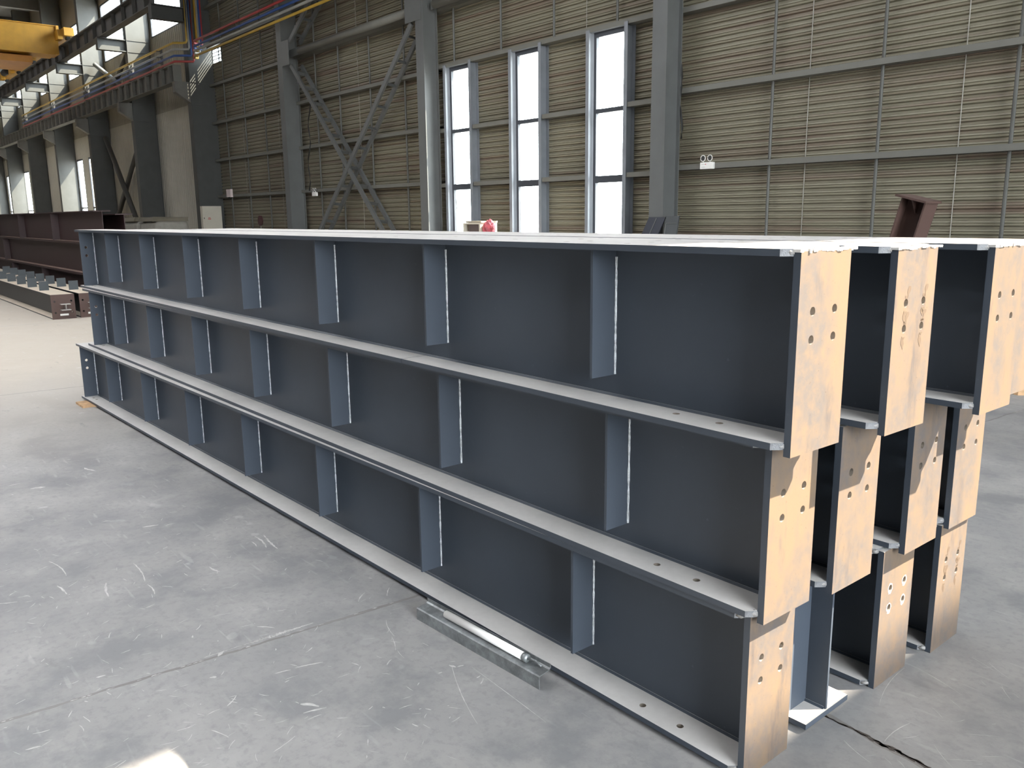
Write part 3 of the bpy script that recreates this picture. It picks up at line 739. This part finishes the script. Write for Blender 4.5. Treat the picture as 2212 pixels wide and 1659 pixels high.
# lattice braces and struts
def lattice(label, p0, p1, y0, y1, n):
    t = thing('lattice_brace', label, 'brace', (0, 0, 0), 0, 'lattice braces between the columns')
    p0 = Vector((p0[0], 0, p0[1])); p1 = Vector((p1[0], 0, p1[1]))
    for y in (y0, y1):
        mb = MB(); a = Vector((p0.x, y, p0.z)); b = Vector((p1.x, y, p1.z))
        mb.bar(a, b, 0.012, 0.11, (0, 1, 0)) if False else mb.bar(a, b, 0.05, 0.11, (0, 0, 1)); mb.build('chord', STEEL, t)
    for k in range(n):
        f = (k+0.5)/n; q = p0.lerp(p1, f)
        mb = MB(); mb.bar((q.x, y0+0.03, q.z), (q.x, y1-0.03, q.z-0.03), 0.09, 0.01, (p1-p0).normalized()); mb.build('lacing_plate', STEEL, t)
lattice('long lattice brace falling to the right from the left column', (-19.97, 5.40), (-14.55, 0.03), 8.37, 8.66, 13)
lattice('long lattice brace rising to the right-hand column gusset', (-20.15, 0.03), (-14.30, 5.45), 8.35, 8.64, 13)
lattice('upper lattice brace rising from the left column gusset to the photo edge', (-19.95, 5.95), (-15.6, 8.6), 8.35, 8.64, 9)
for x, s, lab in ((-20.30, 1, 'gusset plate on the column at the left end of the lattice brace'), (-14.28, -1, 'gusset plate on the column left of the tall windows')):
    mb = MB(); mb.box(x-0.02, x+0.40*1, 8.285, 8.299, 5.40, 6.0) if s > 0 else mb.box(x-0.18, x+0.42, 8.285, 8.299, 5.45, 6.4)
    tag(mb.build('gusset_plate', STEEL), lab, 'plate')
for x0, x1, lab in ((-19.75, -14.15, 'round strut tube above the lattice cross brace'), (-13.75, -7.8, 'round strut tube at the top edge above the tall windows')):
    t = thing('strut_tube', lab, 'tube')
    mb = MB(); mb.tube([(x0+0.12, 8.46, 5.70), (x1-0.12, 8.46, 5.72)], 0.085, 16); mb.build('tube_body', GIRT, t, True)
    for xx in ((x0, x1-0.12) if x0 > -15 else (x0-0.58, x1-0.12)):
        mb = MB(); mb.box(xx, xx+(0.71 if xx < -20 else 0.165), 8.45, 8.47, 5.62, 5.80); mb.build('end_tab', STEEL, t)
for pts, lab in (((240, 330, 292, 466), 'dark diagonal brace tube crossing behind the red stack, falling right'), ((291, 312, 258, 458), 'dark diagonal brace tube crossing behind the red stack, rising right')):
    p0 = onY(pts[0], pts[1], 8.45); p1 = onY(pts[2], pts[3], 8.45 if 'falling' in lab else 8.62); p0.y = p1.y
    d = p1-p0; mb = MB(); mb.tube([p0-d*0.25, p1+d*0.2], 0.10, 10); tag(mb.build('brace_tube', DARKST, None, True), lab, 'brace')
for pts, y, mat, lab in (((205, 140, 258, 182), 8.5, STEEL, 'upper diagonal brace tube above the runway, falling right, coloured lighter for the clerestory light'), ((279, 108, 240, 200), 8.62, DARKST, 'upper diagonal brace tube above the runway, rising right, coloured darker as a silhouette')):  # paired tubes; light and silhouette are put into their two colours
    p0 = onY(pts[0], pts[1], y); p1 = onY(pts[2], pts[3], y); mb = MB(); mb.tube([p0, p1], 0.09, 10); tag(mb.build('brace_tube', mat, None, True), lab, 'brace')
for u, v0, v1, lab in ((668, 205, 412, 'thin black cable hanging beside the lattice cross brace'), (1471, 30, 300, 'thin black cable hanging right of the windowed bay column')):
    pts = [onY(u+2.5*math.sin(k*1.3), v0+(v1-v0)*k/12, YG-0.01) for k in range(13)]
    mb = MB(); mb.tube(pts, 0.016, 8); tag(mb.build('cable', BLACK, None, True), lab, 'cable')

# ------------------------------------------------------------------ crane runways, pipes and crane
XE = -26.80
t = thing('runway_girder', 'long plate girder with closely spaced web ribs on the corbels', 'girder', (XE, 7.82, 5.75))
LR = 50.0
for nm, z0, z1, wy in (('top_flange', 0.50, 0.52, 0.13), ('bottom_flange', 0.0, 0.02, 0.13)):
    mb = MB(); mb.box(-LR, 0, -wy, wy, z0, z1); mb.build(nm, RUNWAY, t)
mb = MB(); mb.box(-LR, 0, -0.006, 0.006, 0.02, 0.50); mb.build('web', RUNWAY, t)
rm = MB(); rm.box(-0.12, 0.0, -0.125, -0.006, 0.02, 0.50); rme = rm.mesh('rib', [RUNWAY])
for k in range(52): link_mesh('rib', rme, t, (-0.35-0.78*k, 0, 0))
mb = MB(); mb.box(0.0, 0.02, -0.13, 0.13, -0.02, 0.52); mb.build('end_plate', GIRT, t)
t = thing('crane_rail_girder', 'dark upper crane girder running diagonally below the yellow crane', 'girder', (XE, 7.32, 7.93))
mb = MB(); mb.box(-LR, 0, -0.16, 0.16, 0.50, 0.54); mb.build('top_flange', DARKST, t)
mb = MB(); mb.box(-LR, 0, -0.13, 0.13, 0.0, 0.03); mb.build('bottom_flange', DARKST, t)
mb = MB(); mb.box(-LR, 0, -0.008, 0.008, 0.03, 0.50); mb.build('web', DARKST, t)
mb = MB(); mb.box(-LR, 0, -0.03, 0.03, 0.54, 0.64); mb.build('rail', DARKST, t)
for k in range(40):
    mb = MB(); mb.box(-0.6-1.2*k, -0.59-1.2*k, -0.12, -0.008, 0.03, 0.50); mb.build('rib', DARKST, t)
t = thing('bridge_crane', 'yellow bridge crane girder on the upper rail at the photo corner', 'crane', (-38.0, 7.32, 8.57))
mb = MB(); mb.box(-0.9, 0.0, -20.0, -0.25, -0.48, 0.57); mb.box(-1.0, 0.10, -20.0, -0.40, -0.52, -0.48); mb.box(-0.95, 0.06, -20.0, -0.25, 0.57, 0.60); mb.build('bridge_girder', YELLOW, t)
mb = MB(); mb.box(-2.6, -0.2, -20.0, -1.2, -0.85, -0.60); mb.build('walkway_beam', simple('crane_orange', (0.40, 0.16, 0.012), 0.5), t)
mb = MB(); mb.box(-13, 0.9, -0.20, 0.16, 0.12, 0.42); mb.box(-0.5, 0.1, -0.30, -0.20, 0.1, 0.6); mb.build('end_truck', YELLOW, t)
for x in (-12.6, -9.5, -6.0, 0.5):
    mb = MB(); mb.tube([(x, -0.07, 0.16), (x, 0.07, 0.16)], 0.16, 20); mb.build('wheel', BLACK, t)
for x in (-12.0, -9.6, -7.0, -4.6, -1.6, 0.4):
    mb = MB(); mb.box(x-0.25, x+0.25, -0.38, -0.20, 0.0, 0.36); mb.build('drive_box', YELLOW, t)
for x in (-10.8, -5.6, -2.9):
    mb = MB(); mb.tube([(x-0.35, -0.36, 0.22), (x+0.35, -0.36, 0.22)], 0.15, 14); mb.build('motor', BLACK, t)
# gas pipes: four down to the runway and along it, four down and along the corrugated wall
r = 0.034
zl = (6.87, 6.68, 6.50, 6.33); cols_ = ((P_Y, 'yellow'), (P_W, 'white'), (P_B, 'blue'), (P_R, 'red'))
for (m, cn), y, z in zip(cols_, (8.05, 8.11, 8.17, 8.23), zl):
    mb = MB(); mb.tube([(-26.37, y, 8.68), (-26.37, y, z+0.06), (-26.39, y-0.02, z+0.015), (-26.44, 7.95, z), (-26.6, 7.72, z), (-27.0, 7.70, z), (-50, 7.70, z)], r, 10)
    tag(mb.build('gas_pipe', m, None, True), '%s gas pipe dropping beside the column and turning along the ribbed runway' % cn, 'pipe', 'coloured gas pipes')
for (m, cn), y, z in zip(cols_, (8.36, 8.42, 8.48, 8.53), (6.43, 6.58, 6.71, 6.86)):
    mb = MB(); mb.tube([(-26.37, y, 8.68), (-26.37, y, z+0.10), (-26.34, y-0.02, z+0.02), (-26.2, 8.2, z), (-25.9, 8.10, z), (-10, 8.10, z)], r, 10)
    tag(mb.build('gas_pipe', m, None, True), '%s gas pipe dropping beside the column and turning along the corrugated wall' % cn, 'pipe', 'coloured gas pipes')
for i, x in enumerate((-28.0, -31.1, -37.1, -43.2, -49.4)):
    t = thing('pipe_post', 'dark post carrying the pipes on the ribbed runway, %s from the coloured pipes' % ordn[i], 'post', (x, 7.76, 6.27), 0, 'pipe posts on the runway')
    mb = MB(); mb.box(-0.03, 0.03, 0.0, 0.06, 0, 0.64); mb.build('post', DARKST, t)
    for z in zl:
        mb = MB(); mb.box(-0.025, 0.025, -0.13, 0.0, z-6.27-0.052, z-6.27-0.036); mb.build('arm', DARKST, t)

# ------------------------------------------------------------------ small fittings
t = thing('electrical_cabinet', 'tall cream electrical cabinet against the pipe column', 'cabinet', (-26.25, 8.06, 0))
mb = MB(); mb.box(-0.18, 0.0, 0, 0.62, 0, 1.96); mb.build('cabinet_body', CREAM, t)
mb = MB(); mb.box(0.0, 0.016, 0.02, 0.60, 0.05, 1.93); mb.build('door', CREAM, t)
mb = MB(); mb.box(0.016, 0.018, 0.17, 0.24, 1.585, 1.60); mb.box(0.016, 0.018, 0.155, 0.255, 1.545, 1.565); mb.build('door_marking', REDINK, t)
mb = MB(); mb.box(0.016, 0.03, 0.03, 0.05, 1.56, 1.60); mb.build('handle', DINK, t)
a = onY(495, 409, 8.6)
t = thing('wall_box', 'small white box on the wall above the cream electrical cabinet', 'box', (-25.30, 8.64, 2.22))
mb = MB(); mb.box(-0.17, 0.15, -0.06, 0.02, 0, 0.24); mb.build('box_body', simple('pinkish_white', (0.66, 0.56, 0.55), 0.5), t)
mb = MB(); mb.box(-0.06, 0.02, -0.055, -0.03, -0.035, 0.0); mb.build('socket', BLACK, t)
for x, z, lab in ((-6.945, 2.215, 'white twin-head emergency light on the girt of the right-hand wall'), (-19.56, 2.12, 'white twin-head emergency light on the girt behind the lattice brace')):
    t = thing('emergency_light', lab, 'light', (x, YG-0.0602, z), 0, 'emergency lights')
    mb = MB(); mb.box(-0.115, 0.115, 0, 0.06, 0, 0.10); bevel(mb.build('light_body', WHITE, t), 0.008, 2)
    mb = MB(); mb.box(-0.02, 0.0, -0.002, 0.0, 0.066, 0.076); mb.build('red_dot', REDINK, t)
    mb = MB(); mb.box(-0.085, -0.028, -0.002, 0.0, 0.068, 0.073); mb.box(-0.085, -0.015, -0.002, 0.0, 0.028, 0.033); mb.build('print', simple('grey_ink', (0.4, 0.4, 0.38), 0.5), t)
    for sx in (-0.075, 0.05):
        mb = MB(); mb.tube([(sx, 0.03, 0.10), (sx, 0.03, 0.125)], 0.008, 8)
        ring = [(sx+0.042*math.cos(q*math.pi/12), 0.02, 0.158+0.042*math.sin(q*math.pi/12)) for q in range(25)]
        mb.tube(ring, 0.006, 8); h = mb.build('lamp_head', WHITE, t, True)
        mb = MB(); mb.tube([(sx, 0.022, 0.158), (sx, 0.06, 0.158)], [0.038, 0.022], 16); mb.build('lens', LENS, h)
t = thing('round_disc_stand', 'dark red round disc on a thin rod standing behind the stack', 'sign', (-21.69, 8.0, 0))
mb = MB(); mb.tube([(-0.05, 0, 0), (0.03, 0, 1.42)], 0.012, 8); mb.tube([(-0.05, 0, 0), (-0.05, 0, 0.03)], 0.18, 16); mb.build('rod', P_W, t)
mb = MB(); mb.tube([(0.02, -0.02, 1.50), (0.02, 0.02, 1.50)], 0.14, 20); mb.build('disc', simple('maroon', (0.06, 0.02, 0.022), 0.5), t)
# open-fronted cabinet below the first window with a red bag on its side
t = thing('open_cabinet', 'open-fronted beige cabinet standing under the first tall window', 'cabinet', (-12.14, 7.95, 0))
mb = MB(); wd_ = 0.54
mb.box(0, 0.03, 0, 0.4, 0, 1.44); mb.box(wd_-0.045, wd_, 0, 0.4, 0, 1.44); mb.box(0.03, wd_-0.045, 0, 0.4, 1.415, 1.44); mb.box(0.03, wd_-0.045, 0, 0.4, 0.7, 0.73); mb.box(0.03, wd_-0.045, 0.38, 0.4, 0, 1.415)
mb.build('carcass', CREAM, t)
mb = MB(); mb.box(0.17, wd_-0.045, 0.01, 0.37, 0.73, 1.41); mb.build('dark_content', CABIN, t)
mb = MB(); mb.box(0.08, wd_+0.02, 0, 0.4, 1.442, 1.475); mb.build('top_board', simple('worn_board', (0.30, 0.26, 0.20), 0.7), t)
bm = bmesh.new(); bmesh.ops.create_icosphere(bm, subdivisions=3, radius=1)
for v in bm.verts:
    n_ = v.co.copy(); j = 1+0.10*math.sin(n_.x*7+n_.z*5)+0.08*math.sin(n_.y*9-n_.z*6)
    v.co = Vector((n_.x*0.125*j, n_.y*0.11*j, n_.z*0.15*j))
    if v.co.z > 0.08: v.co.x *= 0.75; v.co.z += 0.02*math.sin(v.co.x*60)
me = bpy.data.meshes.new('red_bag'); bm.to_mesh(me); bm.free(); me.materials.append(REDBAG)
o = link_mesh('red_bag', me, None, (-11.465, 8.05, 1.345)); tag(o, 'crumpled red plastic bag hung on the side of the open cabinet', 'bag')
# plates leaning on the column right of the windows
def lean_plate(label, mat, x0, x1, ztop, y_top, y_bot, skew, ridge):
    t = thing('steel_plate', label, 'plate', (x0, 0, 0))
    w_ = x1-x0; th = 0.02
    mb = MB(); mb.hexa([(skew, y_bot, 0), (skew+w_, y_bot, 0), (skew+w_, y_bot+th, 0), (skew, y_bot+th, 0), (0, y_top, ztop), (w_, y_top, ztop), (w_, y_top+th, ztop), (0, y_top+th, ztop)]); mb.build('plate_body', mat, t)
    mb = MB()
    for (u0, v0), (u1, v1) in ridge:
        P = lambda u_, v_: Vector((skew*(1-v_)+w_*u_, y_bot+(y_top-y_bot)*v_-0.004, ztop*v_))
        mb.bar(P(u0, v0), P(u1, v1), 0.012, 0.008, (0, -1, 0))
    mb.build('edge_rib', STEEL, t)
lean_plate('navy blue steel plate leaning on the column right of the windows', NAVY, -7.73, -7.40, 1.525, 8.255, 7.9, -0.55, [((0.5, 0.99), (0.5, 0.05))])
lean_plate('dark grey steel plate leaning beside the navy plate', GPLATE, -7.375, -7.13, 1.54, 8.24, 7.95, 0.0, [((0.08, 0.93), (0.9, 0.93)), ((0.08, 0.93), (0.1, 0.1))])
# brown H-section standing up behind the stack
base = onY(1957, 512, 4.0); topc = onY(1983, 432, 4.0)
t = thing('brown_stub', 'rust-brown H-section standing tilted behind the stack with a cap plate', 'beam', (base.x-0.0, 4.0, 0))
ax = Vector((topc.x-base.x, 0, topc.z-base.z)).normalized(); sd = Vector((ax.z, 0, -ax.x)); yv = Vector((0, 1, 0))
Lb = (topc.z)/ax.z; org = Vector((topc.x-base.x, 0, topc.z)) - ax*Lb
def blk(nm, s0, s1, y0, y1, a0, a1):
    mb = MB(); P = lambda s, y, a_: org + sd*s + yv*y + ax*a_
    mb.hexa([P(s0, y0, a0), P(s1, y0, a0), P(s1, y1, a0), P(s0, y1, a0), P(s0, y0, a1), P(s1, y0, a1), P(s1, y1, a1), P(s0, y1, a1)]); mb.build(nm, BROWNP, t)
blk('flange', -0.085, -0.075, -0.06, 0.12, 0.02, Lb); blk('flange', 0.075, 0.085, -0.06, 0.12, 0.02, Lb); blk('web', -0.075, 0.075, 0.025, 0.034, 0.02, Lb)
blk('cap_plate', -0.115, 0.10, -0.10, 0.13, Lb, Lb+0.014)
mb = MB(); P = lambda s, y, a_: org + sd*s + yv*y + ax*a_
mb.hexa([P(-0.005, -0.08, Lb-0.001), P(0.005, -0.08, Lb-0.001), P(0.005, 0.025, Lb-0.001), P(-0.005, 0.025, Lb-0.001), P(-0.005, 0.015, Lb-0.09), P(0.005, 0.015, Lb-0.09), P(0.005, 0.025, Lb-0.09), P(-0.005, 0.025, Lb-0.09)]); mb.build('rib', BROWNP, t)

# ================================================================== LIGHT
w = bpy.data.worlds.new('sky'); scn.world = w; w.use_nodes = True
bg = w.node_tree.nodes['Background']; bg.inputs[0].default_value = (0.90, 0.96, 1.0, 1); bg.inputs[1].default_value = 23.0
sl = bpy.data.lights.new('sun', 'SUN'); sl.energy = 38.0; sl.angle = math.radians(0.55); sl.color = (1.0, 0.88, 0.70)
so = bpy.data.objects.new('sun', sl); C.objects.link(so)
so.rotation_euler = Vector((-0.59, -0.75, -1.0)).to_track_quat('-Z', 'Y').to_euler()

# ================================================================== CAMERA
cd = bpy.data.cameras.new('camera'); co = bpy.data.objects.new('camera', cd); C.objects.link(co)
M = Matrix((CR, CU, -_f)).transposed().to_4x4(); M.translation = CAM; co.matrix_world = M
cd.sensor_fit = 'HORIZONTAL'; cd.sensor_width = 36.0; cd.lens = 36.0*FPX/IMW; cd.clip_start = 0.02; cd.clip_end = 400
scn.camera = co
vs = scn.view_settings; scn.display_settings.display_device = 'sRGB'
vs.view_transform = 'Standard'; vs.look = 'None'; vs.gamma = 1.0; vs.exposure = 0.0; vs.use_curve_mapping = False
scn.cycles.use_denoising = True
scn.cycles.max_bounces = 10; scn.cycles.diffuse_bounces = 6; scn.cycles.transparent_max_bounces = 16
scn.cycles.sample_clamp_indirect = 8.0; scn.cycles.caustics_reflective = False; scn.cycles.caustics_refractive = False
